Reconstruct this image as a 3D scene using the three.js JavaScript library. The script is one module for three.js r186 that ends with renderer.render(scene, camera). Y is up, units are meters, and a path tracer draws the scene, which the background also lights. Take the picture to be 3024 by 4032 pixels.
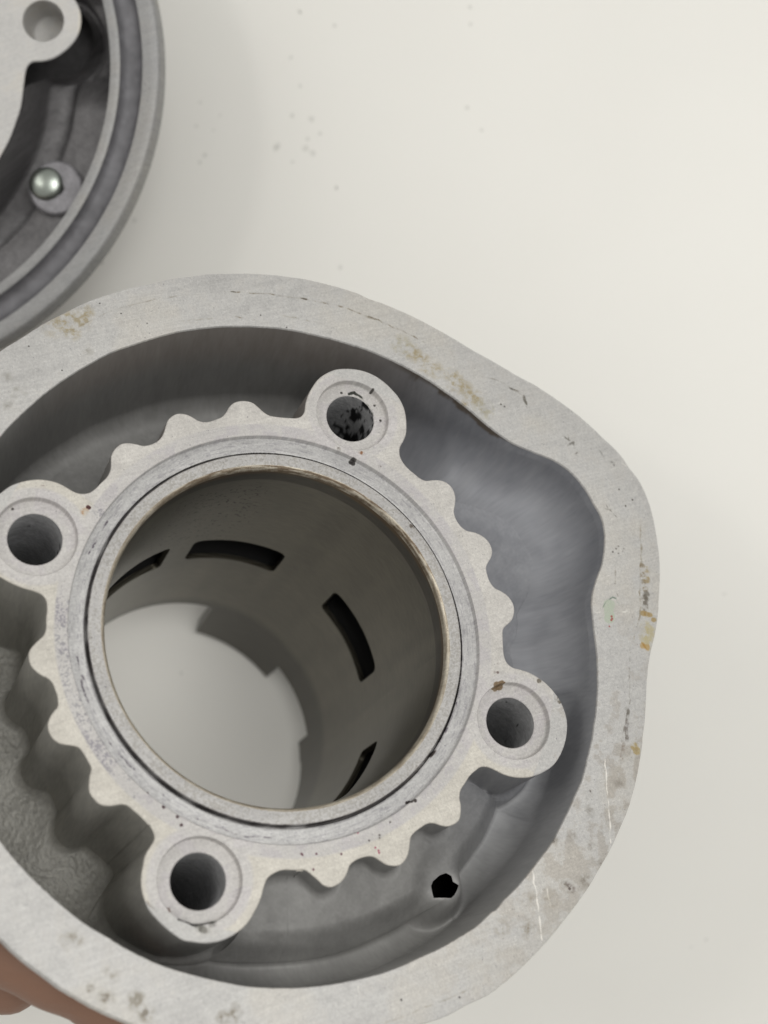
import * as THREE from 'three';
import { mergeGeometries, mergeVertices, toCreasedNormals } from 'three/addons/utils/BufferGeometryUtils.js';
import { MarchingCubes } from 'three/addons/objects/MarchingCubes.js';
import { RectAreaLightUniformsLib } from 'three/addons/lights/RectAreaLightUniformsLib.js';
import { Brush, Evaluator, SUBTRACTION } from 'three-bvh-csg';

// ---------- camera, light, exposure ----------
// The camera looks straight down at the table (y = 0). Engine parts are built in their own plan coordinates, in millimetres:
// X and Y across the gasket face, h above it, with the foot of the part 111.6 mm below; the cylinder is then tipped on its rim, as the hand holds it.
const TABLE = 111.6, MM = 0.001;
const P3 = (X, Y, h) => new THREE.Vector3(X * MM, (h + TABLE) * MM, -Y * MM);
const scene = new THREE.Scene();
const camera = new THREE.PerspectiveCamera(36.016, 768 / 1024, 0.02, 20);
camera.position.set(0, 0.4134, 0);
camera.up.set(0, 0, -1);
camera.lookAt(0, 0, 0);
camera.focus = 0.312;
camera.userData.fStop = 13;
scene.background = new THREE.Color().setRGB(0.63, 0.622, 0.60);
const renderer = new THREE.WebGLRenderer({ antialias: true });
renderer.toneMapping = THREE.LinearToneMapping;
renderer.toneMappingExposure = 0.845;
renderer.shadowMap.enabled = true;
RectAreaLightUniformsLib.init();
const LAMPS = [   // direction from the scene to the lamp (X, Y, up), distance m, side m, strength, colour, label
  [[-54, 24, 100], 1.5, 0.15, 20, [1, 0.975, 0.93], 'small square white ceiling lamp hanging to the left above the table'],
  [[31, 16, 90], 1.6, 0.8, 5.4, [1, 0.995, 0.97], 'large square white panel out of view, added to light the bore and jacket floor'],  // added panel, set near the bore axis so light reaches the wells
  [[-62, 40, 70], 1.6, 0.6, 1.3, [1, 0.99, 0.96], 'middle-sized square white panel out of view, added to light the jacket wall'],  // added panel, a soft fill from the left for the jacket wall
];

// ---------- helpers ----------
let seed = 7;
const rnd = () => (seed = (seed * 1664525 + 1013904223) >>> 0) / 4294967296;
const clamp = (x, a, b) => Math.min(b, Math.max(a, x));
const sstep = (a, b, x) => { const t = clamp((x - a) / (b - a), 0, 1); return t * t * (3 - 2 * t); };
const lerp = (a, b, t) => a + (b - a) * t;
const NP = new Float32Array(65536); for (let i = 0; i < 65536; i++) NP[i] = rnd();
function vn(x, y) {
  const xi = Math.floor(x), yi = Math.floor(y); let u = x - xi, v = y - yi;
  u = u * u * (3 - 2 * u); v = v * v * (3 - 2 * v);
  const h = (a, b) => NP[((a & 255) + ((b & 255) << 8)) & 65535];
  return lerp(lerp(h(xi, yi), h(xi + 1, yi), u), lerp(h(xi, yi + 1), h(xi + 1, yi + 1), u), v);
}
function fbm(x, y, o = 4) { let s = 0, a = 0.5, n = 0; for (let i = 0; i < o; i++) { s += a * vn(x + i * 17.3, y + i * 9.7); n += a; a *= 0.55; x *= 2.03; y *= 2.03; } return s / n; }
const used = {};
function numbered(n) { const k = used[n] = (used[n] ?? -1) + 1; return k ? n + '_' + String(k).padStart(3, '0') : n; }
function thing(name, label, category, group) {
  const o = new THREE.Group(); o.name = numbered(name); o.userData = { label, category };
  if (group) o.userData.group = group;
  scene.add(o); return o;
}
function part(name, geometry, material, parent, label) {
  const m = new THREE.Mesh(geometry, material); m.name = name; m.castShadow = m.receiveShadow = true;
  if (label) m.userData.label = label;
  parent.add(m); return m;
}
const planeUV = (X, Y) => [(X + 100) / 200, (Y + 100) / 200];
// toCreasedNormals tells points apart to 1/100 of a unit, so it is given millimetres
const creased = (g, a) => { g.scale(1000, 1000, 1000); const c = toCreasedNormals(g, a); c.scale(0.001, 0.001, 0.001); return c; };
// grid of cols x rows points fn(i, j) -> [X, Y, h]; closed joins the last column to the first
function grid(cols, rows, fn, { closed = true, uv, color, crease, skip } = {}) {
  const p = [], t = [], c = [], idx = [];
  for (let j = 0; j < rows; j++) for (let i = 0; i < cols; i++) {
    const [X, Y, h] = fn(i, j), v = P3(X, Y, h); p.push(v.x, v.y, v.z);
    const w = uv ? uv(i, j, X, Y, h) : planeUV(X, Y); t.push(w[0], w[1]);
    if (color) c.push(...color(i, j, X, Y, h));
  }
  const n = closed ? cols : cols - 1;
  for (let j = 0; j < rows - 1; j++) for (let i = 0; i < n; i++) {
    const a = j * cols + i, b = j * cols + (i + 1) % cols, d = a + cols, e = b + cols;
    if (skip && skip(i, j)) continue;
    idx.push(a, d, b, b, d, e);
  }
  let g = new THREE.BufferGeometry();
  g.setAttribute('position', new THREE.Float32BufferAttribute(p, 3));
  g.setAttribute('uv', new THREE.Float32BufferAttribute(t, 2));
  if (color) g.setAttribute('color', new THREE.Float32BufferAttribute(c, 3));
  g.setIndex(idx); g.computeVertexNormals();
  if (crease) g = creased(g, crease);
  return g;
}
// turned profile [[r, h], ...] about (cx, cy)
const lathe = (prof, cx = 0, cy = 0, N = 180, opt = {}) => grid(N, prof.length, (i, j) => { const a = i / N * 2 * Math.PI; return [cx + prof[j][0] * Math.cos(a), cy + prof[j][0] * Math.sin(a), prof[j][1]]; }, { crease: 0.5, ...opt });
// radius as a smooth periodic function of angle from [deg, r, deg, r ...]
function polar(flat) {
  const n = flat.length / 2, A = [], Rr = [];
  for (let k = -2; k < n + 2; k++) { const m = ((k % n) + n) % n; A.push(flat[2 * m] + 360 * Math.floor(k / n)); Rr.push(flat[2 * m + 1]); }
  const slope = (k) => k <= 0 || k >= A.length - 1 ? 0 : (Rr[k + 1] - Rr[k - 1]) / (A[k + 1] - A[k - 1]);
  return (deg) => {
    let d = ((deg - A[2]) % 360 + 360) % 360 + A[2], k = 1;
    while (k < A.length - 2 && A[k + 1] < d) k++;
    const w = A[k + 1] - A[k], t = (d - A[k]) / w, t2 = t * t, t3 = t2 * t;
    return (2 * t3 - 3 * t2 + 1) * Rr[k] + (t3 - 2 * t2 + t) * w * slope(k) + (-2 * t3 + 3 * t2) * Rr[k + 1] + (t3 - t2) * w * slope(k + 1);
  };
}
// closed smooth curve through [x, y, x, y ...] sampled at n even steps
function loop(flat, n) {
  const pts = []; for (let i = 0; i < flat.length; i += 2) pts.push(new THREE.Vector3(flat[i], flat[i + 1], 0));
  const c = new THREE.CatmullRomCurve3(pts, true, 'centripetal'); c.arcLengthDivisions = 4000;
  return c.getSpacedPoints(n).slice(0, n).map((v) => [v.x, v.y]);
}
function inset(P, d) {   // moves a closed outline inwards (towards the left of a clockwise walk's right side)
  const n = P.length; let area = 0; for (let i = 0; i < n; i++) { const a = P[i], b = P[(i + 1) % n]; area += a[0] * b[1] - b[0] * a[1]; }
  const s = area > 0 ? 1 : -1;
  return P.map((p, i) => { const a = P[(i + n - 1) % n], b = P[(i + 1) % n]; let x = b[0] - a[0], y = b[1] - a[1]; const l = Math.hypot(x, y) || 1; return [p[0] - s * y / l * d, p[1] + s * x / l * d]; });
}
// flat face with holes at height h
function face(outline, holes, h) {
  const s = new THREE.Shape(outline.map((p) => new THREE.Vector2(p[0], p[1])));
  for (const q of holes) s.holes.push(new THREE.Path(q.map((p) => new THREE.Vector2(p[0], p[1]))));
  const g = new THREE.ShapeGeometry(s), a = g.attributes.position, u = [];
  for (let i = 0; i < a.count; i++) { const X = a.getX(i), Y = a.getY(i), v = P3(X, Y, h); u.push(...planeUV(X, Y)); a.setXYZ(i, v.x, v.y, v.z); }
  g.setAttribute('uv', new THREE.Float32BufferAttribute(u, 2)); g.computeVertexNormals();
  return g;
}
const circle = (r, cx = 0, cy = 0, n = 180) => Array.from({ length: n }, (_, i) => [cx + r * Math.cos(i / n * 2 * Math.PI), cy + r * Math.sin(i / n * 2 * Math.PI)]);
const join = (...gs) => mergeGeometries(gs.map((g) => g.index ? g.toNonIndexed() : g));

// ---------- traced outlines (mm about the bore axis / about the head's axis) ----------
const OUTER=[-129.2,74.7,-127.0,74.8,-124.5,74.9,-122.0,74.9,-119.4,75.1,-116.5,75.1,-113.6,75.2,-110.9,75.2,-108.8,75.2,-68.3,75.5,-65.2,75.9,-61.8,75.9,-58.2,76.4,-54.7,76.3,-43.4,75.8,-40.1,75.8,-36.2,75.9,-32.9,75.9,-29.8,76.1,-26.4,76.2,-22.9,76.4,-19.5,76.4,-16.0,76.3,-12.2,76.2,-11.2,76.1,
-8.3,76.2,-5.4,76.2,-2.5,76.4,0.4,77.0,2.6,77.9,4.9,79.1,7.7,80.5,10.8,81.8,14.4,83.6,16.2,84.4,16.2,84.4,18.9,85.4,21.9,86.5,25.0,87.3,27.6,87.5,30.0,86.9,32.1,86.7,35.7,85.3,39.0,84.2,42.5,82.8,45.9,81.4,45.9,81.4,48.6,80.3,49.0,80.0,51.7,78.9,55.6,77.8,59.1,77.0,64.5,76.6,69.8,76.4,75.3,76.2,
77.2,76.1,79.4,76.4,80.5,76.4,83.9,76.4,87.3,76.4,90.4,76.3,95.3,76.1,99.6,75.9,104.1,75.8,106.1,75.6,109.0,75.6,112.1,75.3,115.4,75.4,119.2,75.4,122.7,75.5,126.5,75.3,130.4,75.3,134.5,75.2,138.5,75.5];
const INNER=[-139.2,64.1,-136.9,64.1,-134.3,64.1,-131.3,64.1,-127.7,64.1,-124.3,64.2,-120.6,64.3,-117.3,64.2,-113.6,64.4,-110.5,64.5,-107.5,64.6,-103.5,64.5,-100.0,64.5,-96.7,64.6,-93.8,64.7,-89.9,64.7,-85.2,64.7,-81.0,64.7,-76.9,64.7,-72.8,64.8,-68.9,64.8,-65.3,64.7,-61.6,64.9,-58.0,65.0,-54.2,
65.2,-50.5,65.0,-49.9,65.2,-47.5,64.9,-44.1,65.0,-40.5,65.0,-37.2,65.1,-34.2,65.3,-31.0,65.2,-28.0,65.2,-24.7,65.3,-21.3,65.5,-17.5,65.3,-14.7,65.4,-12.2,65.3,-9.5,65.4,-6.6,65.4,-3.7,65.4,-0.6,65.4,2.1,65.4,4.8,65.3,7.9,65.5,10.9,66.0,13.2,67.2,15.7,69.3,16.3,70.0,18.4,71.7,20.9,73.4,22.7,74.3,
25.0,74.9,27.2,74.7,29.9,74.6,32.4,74.1,34.9,73.0,37.0,71.5,39.6,69.1,42.8,66.7,45.3,65.7,48.6,65.0,52.4,64.8,56.2,64.7,59.5,64.6,63.3,64.6,66.7,64.5,70.0,64.4,73.7,64.3,77.3,64.2,77.3,64.1,81.4,64.0,85.6,63.9,89.1,64.0,92.1,64.0,96.0,63.9,99.4,63.9,102.9,63.9,106.3,63.9,110.9,63.9,114.5,63.8,119.0,
63.7,123.5,63.9,126.6,63.8,130.3,63.7,135.1,63.7,139.6,63.7,143.1,63.7,146.9,63.8,149.6,63.8];
const DECK=[-54.03,21.24,-52.43,22.83,-50.57,23.92,-47.71,24.83,-45.36,24.92,-43.35,24.53,-41.71,23.77,-40.48,23.21,-39.28,23.06,-37.9,23.39,-36.96,24.16,-35.85,25.6,-34.73,27.06,-34.21,28.44,-34.15,29.66,-34.2,31.42,-33.67,32.83,-32.53,34.1,-31.12,34.52,-29.68,34.49,-28.23,34.36,-26.8,34.84,-25.41,
35.87,-24.55,37.34,-24.15,39.1,-23.76,40.41,-22.93,41.42,-22.01,42.01,-20.43,42.13,-19.14,41.74,-17.84,41.12,-16.77,41.0,-15.51,41.3,-14.25,41.98,-13.2,42.6,-12.39,43.76,-11.79,45.01,-10.96,45.95,-9.78,46.54,-8.38,46.75,-7.06,46.52,-5.95,45.75,-4.83,44.86,-3.72,44.32,-1.97,44.22,0.01,44.32,2.0,
44.56,2.98,45.17,3.52,46.19,3.71,47.88,4.12,49.6,4.98,51.64,6.34,53.89,7.9,55.34,9.93,56.55,12.2,57.1,14.73,57.25,16.8,56.96,18.88,56.18,20.73,55.0,22.36,53.54,23.51,52.25,24.55,50.22,25.0,48.36,25.15,46.21,24.98,44.03,24.4,42.52,23.7,41.0,23.65,39.57,24.15,38.22,25.28,36.85,26.88,35.65,28.02,34.86,
29.17,34.54,30.78,34.86,32.63,34.98,34.02,34.46,35.04,33.41,35.55,31.72,35.45,30.07,35.19,28.64,35.51,27.17,36.41,25.77,37.05,25.2,37.96,24.73,39.58,24.58,41.42,23.87,42.67,22.74,43.28,21.09,43.05,19.68,42.32,18.34,41.9,17.27,42.14,15.71,42.68,14.29,43.68,13.16,44.83,12.71,46.19,11.95,47.2,10.81,
47.69,9.51,47.56,7.93,46.94,6.53,45.76,5.41,45.16,4.58,45.06,3.49,45.08,1.72,45.23,-0.68,45.76,-2.05,46.87,-2.94,48.46,-3.23,50.5,-3.71,52.3,-4.54,54.09,-5.69,55.64,-7.2,56.95,-8.94,57.78,-10.93,58.21,-13.05,58.04,-15.42,57.48,-17.59,56.47,-19.78,55.02,-21.78,53.16,-23.16,50.87,-24.25,48.62,-24.75,
46.39,-24.75,44.41,-24.36,42.88,-23.74,41.36,-23.22,39.82,-23.26,38.7,-24.02,37.59,-25.01,36.47,-26.62,35.57,-28.0,35.33,-29.44,35.56,-31.04,35.14,-33.64,33.84,-34.62,32.77,-34.94,31.49,-34.85,30.22,-34.52,28.94,-34.63,27.67,-35.36,26.4,-36.32,25.65,-37.15,25.37,-38.34,25.22,-39.53,24.9,-40.71,
24.16,-41.92,23.12,-42.65,21.98,-42.74,20.74,-42.57,19.51,-41.95,18.37,-41.33,17.45,-41.24,15.81,-41.65,14.59,-42.29,13.78,-43.09,13.38,-44.17,12.79,-45.34,11.99,-46.23,10.79,-46.95,9.78,-47.09,8.78,-46.75,7.56,-45.77,6.35,-44.87,5.34,-44.3,3.55,-44.34,5.01,-44.32,2.97,-44.39,0.93,-44.55,-0.4,
-45.15,-1.5,-46.06,-2.13,-47.59,-2.43,-48.88,-2.94,-50.39,-3.78,-52.11,-4.83,-53.83,-6.1,-55.13,-7.81,-56.33,-9.96,-57.23,-12.32,-57.62,-14.48,-57.49,-16.21,-57.24,-17.97,-56.27,-19.74,-55.0,-21.3,-53.61,-22.43,-52.42,-23.27,-50.8,-23.9,-48.96,-24.12,-47.09,-23.91,-44.98,-23.59,-43.07,-22.81,-41.54,
-22.13,-40.12,-22.4,-39.07,-23.24,-37.72,-23.25,-37.81,-24.64,-36.58,-26.23,-35.35,-27.4,-34.57,-28.35,-34.5,-29.47,-34.75,-30.77,-34.91,-32.1,-34.67,-33.28,-33.7,-34.01,-32.62,-34.19,-31.31,-34.14,-29.79,-33.97,-28.45,-34.45,-27.53,-35.29,-26.25,-36.11,-25.16,-36.8,-24.79,-38.21,-24.64,-39.72,
-24.46,-40.89,-23.78,-41.72,-22.69,-42.06,-21.47,-41.91,-20.2,-41.27,-18.8,-40.59,-17.77,-40.68,-16.61,-40.83,-15.91,-41.4,-14.59,-41.85,-13.65,-42.65,-12.93,-43.63,-12.52,-44.81,-11.83,-45.83,-10.84,-46.37,-9.31,-46.33,-8.12,-45.75,-7.07,-44.89,-5.99,-44.03,-4.91,-43.74,-3.68,-43.85,-1.87,-43.85,
0.15,-44.15,1.55,-44.89,2.49,-46.37,3.05,-48.31,3.46,-50.46,4.15,-52.63,5.15,-54.44,6.22,-56.05,7.68,-57.36,9.48,-57.99,11.64,-58.17,13.87,-57.91,16.1,-56.94,18.11,-55.63,19.85];
const HEAD_DECK=[55.2,15.3,56.2,13.3,56.6,10.7,56.2,8.0,54.9,5.5,52.6,3.2,50.1,1.6,47.6,0.9,45.1,0.7,44.1,-0.1,43.6,-1.3,43.2,-3.9,42.8,-7.4,42.3,-10.4,41.3,-13.4,39.8,-17.4,37.5,-21.7];

const OUT = polar(OUTER), INN = polar(INNER);
const BOSS = [0, 1, 2, 3].map((k) => { const a = (73.735 - 90 * k) * Math.PI / 180; return [48.826 * Math.cos(a), 48.826 * Math.sin(a)]; });

// ---------- wear and dirt on the machined faces ----------
const MARKS = [
["s","#6e6452",0.45,0.22,-48.0,52.8,-44.1,56.1,-39.8,59.5,-36.4,62.0,-31.7,64.4,-26.9,66.6,-18.1,69.1],
["s","#6e6452",0.7,0.25,-13.8,70.4,-8.2,71.1,-3.1,71.5,3.4,71.6,7.4,71.4,12.7,70.9,16.9,69.9,19.6,69.2,16.2,69.8,19.9,69.0,24.8,67.5,29.1,65.7],
["s","#66635c",0.8,0.35,-13.7,70.5,-11.5,70.6],
["s","#4c463c",0.8,0.35,2.1,71.7,3.7,71.6],
["s","#5a5142",0.8,0.35,16.9,70.0,19.1,69.2],
["s","#7d7768",0.5,0.3,-11.3,65.1,-9.0,65.1,-6.7,64.9],
["s","#8b8476",0.5,0.4,-22.0,62.3,-19.0,63.1,-15.8,63.9],
["s","#8b8476",0.5,0.3,-21.4,61.7,-18.0,62.6],
["s","#8b8476",0.4,0.3,-1.7,66.9,2.2,66.8,6.9,66.5],
["s","#6e675b",0.6,0.22,41.9,59.9,45.5,59.5,48.8,58.0,51.5,56.5,52.0,54.9],
["s","#67635b",0.7,0.4,48.1,58.2,49.1,57.7],
["s","#5c574f",0.6,0.4,51.4,56.8,51.9,55.2],
["s","#8a8170",0.7,0.35,77.1,31.9,76.8,27.2,76.8,23.6,76.3,21.4,76.0,17.6,75.6,10.9,74.8,7.9,73.6,4.7,72.9,3.8],
["s","#77726a",0.7,0.25,72.9,3.8,72.5,-1.1,72.2,-7.4,71.1,-11.3,69.9,-16.1],
["s","#8a857c",0.6,0.25,70.5,20.4,70.3,15.6,70.3,15.5,70.9,14.4],
["s","#5d5650",0.5,0.8,71.4,-9.5,70.9,-15.8],
["s","#80776c",0.4,0.7,70.4,-16.3,69.4,-20.1],
["s","#8c8474",0.6,0.3,36.6,-64.0,31.9,-66.0,27.7,-67.5,23.8,-69.1,20.3,-70.2],
["s","#e6e3dc",0.9,0.28,65.9,-20.1,66.2,-29.0,66.3,-34.9],
["s","#e6e3dc",0.9,0.28,49.6,-42.2,50.5,-47.6,51.1,-54.9],
["s","#e6e3dc",0.9,0.28,52.6,-45.5,53.2,-48.7],
["s","#e6e3dc",0.9,0.28,66.4,-35.3,66.4,-36.1],
["s","#e2dfd8",0.8,0.25,15.5,-63.8,15.8,-66.1],
["s","#e6e3dc",0.8,0.22,64.6,10.2,67.7,10.4],
["s","#e6e3dc",0.8,0.22,71.5,10.7,75.5,12.3],
["s","#e2dfda",0.8,0.2,48.5,54.7,50.1,50.7],
["s","#dcd9d2",0.7,0.25,74.2,39.9,77.3,39.8],
["s","#dcd9d2",0.7,0.25,73.6,44.3,75.2,43.1],
["b","#93835f",0.4,2.2,-42.3,58.5,2.2,0],
["b","#93835f",0.4,2.2,-44.3,59.3,2.2,0],
["b","#93835f",0.4,2.2,-41.1,60.9,2.2,0],
["b","#93835f",0.4,2.2,-43.4,56.2,2.2,0],
["b","#93835f",0.4,2.2,-45.6,58.0,2.2,0],
["b","#95886c",0.3,3.2,-41.9,59.1,3.2,0],
["b","#95886c",0.3,3.2,-46.7,56.7,3.2,0],
["b","#93835f",0.45,2.6,26.6,63.0,2.6,0],
["b","#93835f",0.45,2.6,29.1,60.8,2.6,0],
["b","#93835f",0.45,2.6,31.2,59.7,2.6,0],
["b","#93835f",0.45,2.6,35.6,58.7,2.6,0],
["b","#93835f",0.45,2.6,37.7,56.7,2.6,0],
["b","#93835f",0.45,2.6,39.9,54.8,2.6,0],
["b","#8d835f",0.35,3.0,24.2,64.3,3.0,0],
["b","#8d835f",0.35,3.0,42.0,52.3,3.0,0],
["b","#8d7a55",0.35,1.3,35.0,56.3,1.3,0],
["b","#8d7a55",0.35,1.3,38.2,53.1,1.3,0],
["b","#8d7a55",0.35,1.3,29.1,62.2,1.3,0],
["b","#b0b8a8",0.9,1.3,68.6,10.7,2.8,8],
["b","#b0b8a8",0.86,1.05,69.1,12.3,1.05,0],
["b","#b0b8a8",0.86,1.05,68.3,9.1,1.05,0],
["s","#5f7063",0.8,0.25,67.3,11.4,68.1,12.8,69.5,13.8,70.2,13.5],
["s","#5f7063",0.7,0.25,70.3,13.0,71.9,12.4],
["b","#96403a",0.8,0.3,69.1,9.7,0.3,0],
["b","#96403a",0.8,0.3,69.2,9.2,0.3,0],
["b","#96403a",0.8,0.3,69.0,8.9,0.3,0],
["b","#96403a",0.8,0.3,68.5,7.5,0.3,0],
["b","#7d705a",0.7,0.8,76.8,21.4,0.8,0],
["b","#7d705a",0.7,0.8,76.8,19.5,0.8,0],
["b","#7d705a",0.7,0.8,76.9,17.9,0.8,0],
["b","#7d705a",0.7,0.8,77.2,16.4,0.8,0],
["b","#93805a",0.6,1.0,77.9,20.7,1.0,0],
["b","#93805a",0.6,1.0,77.6,18.5,1.0,0],
["b","#6b655c",0.7,0.9,76.9,14.2,1.4,0],
["b","#6b655c",0.7,0.9,76.9,12.6,1.4,0],
["b","#6b655c",0.7,0.9,77.4,15.0,1.4,0],
["b","#9c8250",0.75,0.8,76.3,11.1,0.8,0],
["b","#9c8250",0.75,0.8,77.9,10.9,0.8,0],
["b","#9c8250",0.75,0.8,78.6,9.9,0.8,0],
["b","#9c8250",0.75,0.8,77.1,11.0,0.8,0],
["b","#b3a882",0.7,1.7,76.8,8.1,1.7,0],
["b","#b3a882",0.7,1.7,76.5,6.0,1.7,0],
["b","#b3a882",0.7,1.7,77.0,4.7,1.7,0],
["b","#b3a882",0.7,1.7,77.7,7.2,1.7,0],
["b","#b0905a",0.7,0.8,75.8,4.1,0.8,0],
["b","#b0905a",0.7,0.8,76.8,3.9,0.8,0],
["s","#a57d3c",0.7,0.5,75.6,4.6,76.9,3.3],
["b","#a08a55",0.6,1.0,72.5,-16.9,1.0,0],
["b","#a08a55",0.6,1.0,73.0,-17.8,1.0,0],
["b","#95805a",0.5,0.5,72.9,-17.6,0.5,0],
["s","#6a675f",0.6,0.3,60.3,48.6,61.7,48.0],
["s","#6a675f",0.7,0.3,61.4,49.1,61.5,47.9],
["s","#6a675f",0.7,0.35,61.2,46.8,62.5,47.6,62.6,46.2],
["s","#6a675f",0.7,0.35,62.6,44.8,63.5,45.5],
["s","#66635c",0.75,0.4,68.4,46.7,69.2,45.7],
["s","#66635c",0.75,0.45,70.6,44.3,71.6,44.1,71.8,43.5],
["s","#7b776e",0.6,0.3,69.2,45.4,69.8,44.2,70.3,42.7,71.6,43.2],
["s","#4f4b45",0.8,0.25,69.0,34.2,70.3,33.0,71.5,31.8],
["s","#5a564f",0.7,0.3,68.9,33.2,70.4,33.3],
["b","#4a4741",0.85,0.24,46.1,54.0,0.24,0],
["b","#4a4741",0.85,0.24,46.9,53.6,0.24,0],
["b","#4a4741",0.85,0.24,48.7,58.0,0.24,0],
["b","#4a4741",0.85,0.24,73.8,34.5,0.24,0],
["b","#4a4741",0.85,0.24,75.5,36.1,0.24,0],
["b","#4a4741",0.85,0.24,72.5,38.1,0.24,0],
["b","#4a4741",0.85,0.24,62.6,54.9,0.24,0],
["b","#4a4741",0.85,0.24,67.7,31.3,0.24,0],
["b","#4a4741",0.85,0.24,70.2,23.8,0.24,0],
["s","#5b574f",0.7,0.4,51.2,56.5,51.8,55.2,52.2,54.2],
["s","#5b574f",0.6,0.4,48.0,58.3,50.1,57.6],
["b","#4f4a44",0.6,0.25,71.6,25.2,0.25,0],
["b","#4f4a44",0.6,0.25,72.4,24.2,0.25,0],
["b","#4f4a44",0.6,0.25,72.8,24.8,0.25,0],
["b","#4f4a44",0.6,0.25,71.0,24.6,0.25,0],
["b","#4f4a44",0.6,0.25,71.5,23.6,0.25,0],
["b","#6b645a",0.3,1.5,62.1,-27.3,1.5,0],
["b","#6b645a",0.3,1.5,58.1,-35.6,1.5,0],
["b","#6b645a",0.3,1.5,62.4,-37.0,1.5,0],
["b","#6b645a",0.3,1.5,56.5,-43.9,1.5,0],
["b","#6b645a",0.3,1.5,56.9,-45.5,1.5,0],
["b","#6b645a",0.3,1.5,60.0,-43.8,1.5,0],
["b","#6b645a",0.3,1.5,54.8,-36.0,1.5,0],
["b","#6b645a",0.3,1.5,62.3,-30.2,1.5,0],
["b","#6b645a",0.3,1.5,68.6,-24.5,1.5,0],
["b","#6b645a",0.3,1.5,64.3,-40.4,1.5,0],
["b","#6b645a",0.3,1.5,61.0,-43.7,1.5,0],
["b","#3f3833",0.6,0.35,62.3,-26.5,0.35,0],
["b","#3f3833",0.6,0.35,54.2,-36.6,0.35,0],
["b","#3f3833",0.6,0.35,51.9,-45.7,0.35,0],
["b","#3f3833",0.6,0.35,57.2,-45.3,0.35,0],
["b","#5c4f4a",0.5,1.4,57.2,-45.3,1.4,0],
["b","#7b705e",0.35,2.2,53.3,-47.5,2.2,0],
["b","#7b705e",0.35,2.2,48.1,-47.0,2.2,0],
["b","#7b705e",0.35,2.2,48.3,-53.2,2.2,0],
["b","#7b705e",0.35,2.2,43.0,-53.0,2.2,0],
["b","#6a6253",0.5,1.5,-6.3,-68.4,1.5,0],
["b","#6a6253",0.5,1.5,-8.8,-69.9,1.5,0],
["b","#6a6253",0.5,1.5,-7.1,-69.7,1.5,0],
["b","#6a6253",0.4,1.8,-21.9,-69.2,1.8,0],
["b","#6a6253",0.4,1.8,-23.7,-67.0,1.8,0],
["b","#7a7263",0.4,2.0,-29.0,-67.2,2.0,0],
["b","#7a7263",0.4,2.0,-21.8,-69.6,2.0,0],
["b","#7a7263",0.4,2.0,-24.0,-67.6,2.0,0],
["b","#7a7263",0.4,2.0,-35.8,-58.0,2.0,0],
["b","#7a7263",0.4,2.0,-34.6,-57.4,2.0,0],
["b","#7a7263",0.4,2.0,-28.4,-63.2,2.0,0],
["b","#5e5547",0.45,0.9,-22.3,-69.2,0.9,0],
["b","#5e5547",0.45,0.9,-29.0,-67.0,0.9,0],
["b","#5e5547",0.45,0.9,-31.6,-65.6,0.9,0],
["b","#8d8a82",0.4,1.6,-53.1,41.9,1.6,0],
["b","#8d8a82",0.4,1.6,-54.0,38.9,1.6,0],
["b","#8d8a82",0.4,1.6,-51.8,42.6,1.6,0],
["b","#8d8a82",0.4,1.6,-54.7,44.7,1.6,0],
["b","#8d8a82",0.4,1.6,-40.1,53.0,1.6,0],
["b","#2a2725",0.95,0.17,-34.2,61.9,0.17,0],
["b","#2a2725",0.95,0.17,-21.0,72.7,0.17,0],
["b","#2a2725",0.95,0.17,-44.7,47.8,0.17,0],
["b","#2a2725",0.95,0.17,-51.3,51.9,0.17,0],
["b","#2a2725",0.95,0.17,-29.0,60.6,0.17,0],
["b","#2a2725",0.95,0.17,-38.5,63.4,0.17,0],
["b","#2a2725",0.95,0.18,-21.0,72.7,0.18,0],
["b","#2a2725",0.95,0.18,-0.6,64.4,0.18,0],
["b","#2a2725",0.95,0.18,-9.8,75.4,0.18,0],
["b","#2a2725",0.95,0.18,-6.1,66.3,0.18,0],
["b","#222020",0.9,0.22,23.5,-66.2,0.22,0],
["b","#222020",0.9,0.22,34.6,-65.5,0.22,0],
["b","#8f2c46",0.85,0.22,19.2,-40.1,0.22,0],
["b","#8f2c46",0.85,0.22,19.3,-40.5,0.22,0],
["b","#8f2c46",0.85,0.22,18.6,-39.6,0.22,0],
["b","#8f2c46",0.85,0.22,15.2,-37.1,0.22,0],
["b","#4d2430",0.9,0.25,12.1,-41.1,0.25,0],
["b","#4d2430",0.9,0.25,4.6,-41.4,0.25,0],
["b","#4d2430",0.9,0.25,4.8,-41.6,0.25,0],
["b","#4d2430",0.9,0.25,7.4,-41.3,0.25,0],
["b","#4d2430",0.9,0.25,6.9,-44.1,0.25,0],
["b","#221c1a",0.95,0.38,25.3,-30.7,0.38,0],
["b","#221c1a",0.95,0.38,26.4,-30.5,0.38,0],
["b","#221c1a",0.95,0.38,25.7,-30.6,0.38,0],
["b","#3d3733",0.8,0.25,19.4,-37.3,0.25,0],
["b","#3d3733",0.8,0.25,19.4,-37.8,0.25,0],
["b","#3d3733",0.8,0.25,21.5,-34.8,0.25,0],
["b","#3d3733",0.8,0.25,17.4,-38.4,0.25,0],
["b","#3a1512",0.95,0.42,-37.9,20.5,0.42,0],
["b","#3a1512",0.95,0.42,-37.7,20.4,0.42,0],
["b","#9a6a40",0.5,0.9,-38.4,19.5,0.9,0],
["s","#3a1c18",0.9,0.3,-46.9,23.6,-46.3,23.7],
["b","#2f2a28",0.9,0.3,-51.4,19.1,0.3,0],
["b","#3a262a",0.9,0.35,-23.6,-32.0,0.35,0],
["b","#3a262a",0.9,0.35,-20.8,-34.5,0.35,0],
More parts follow.
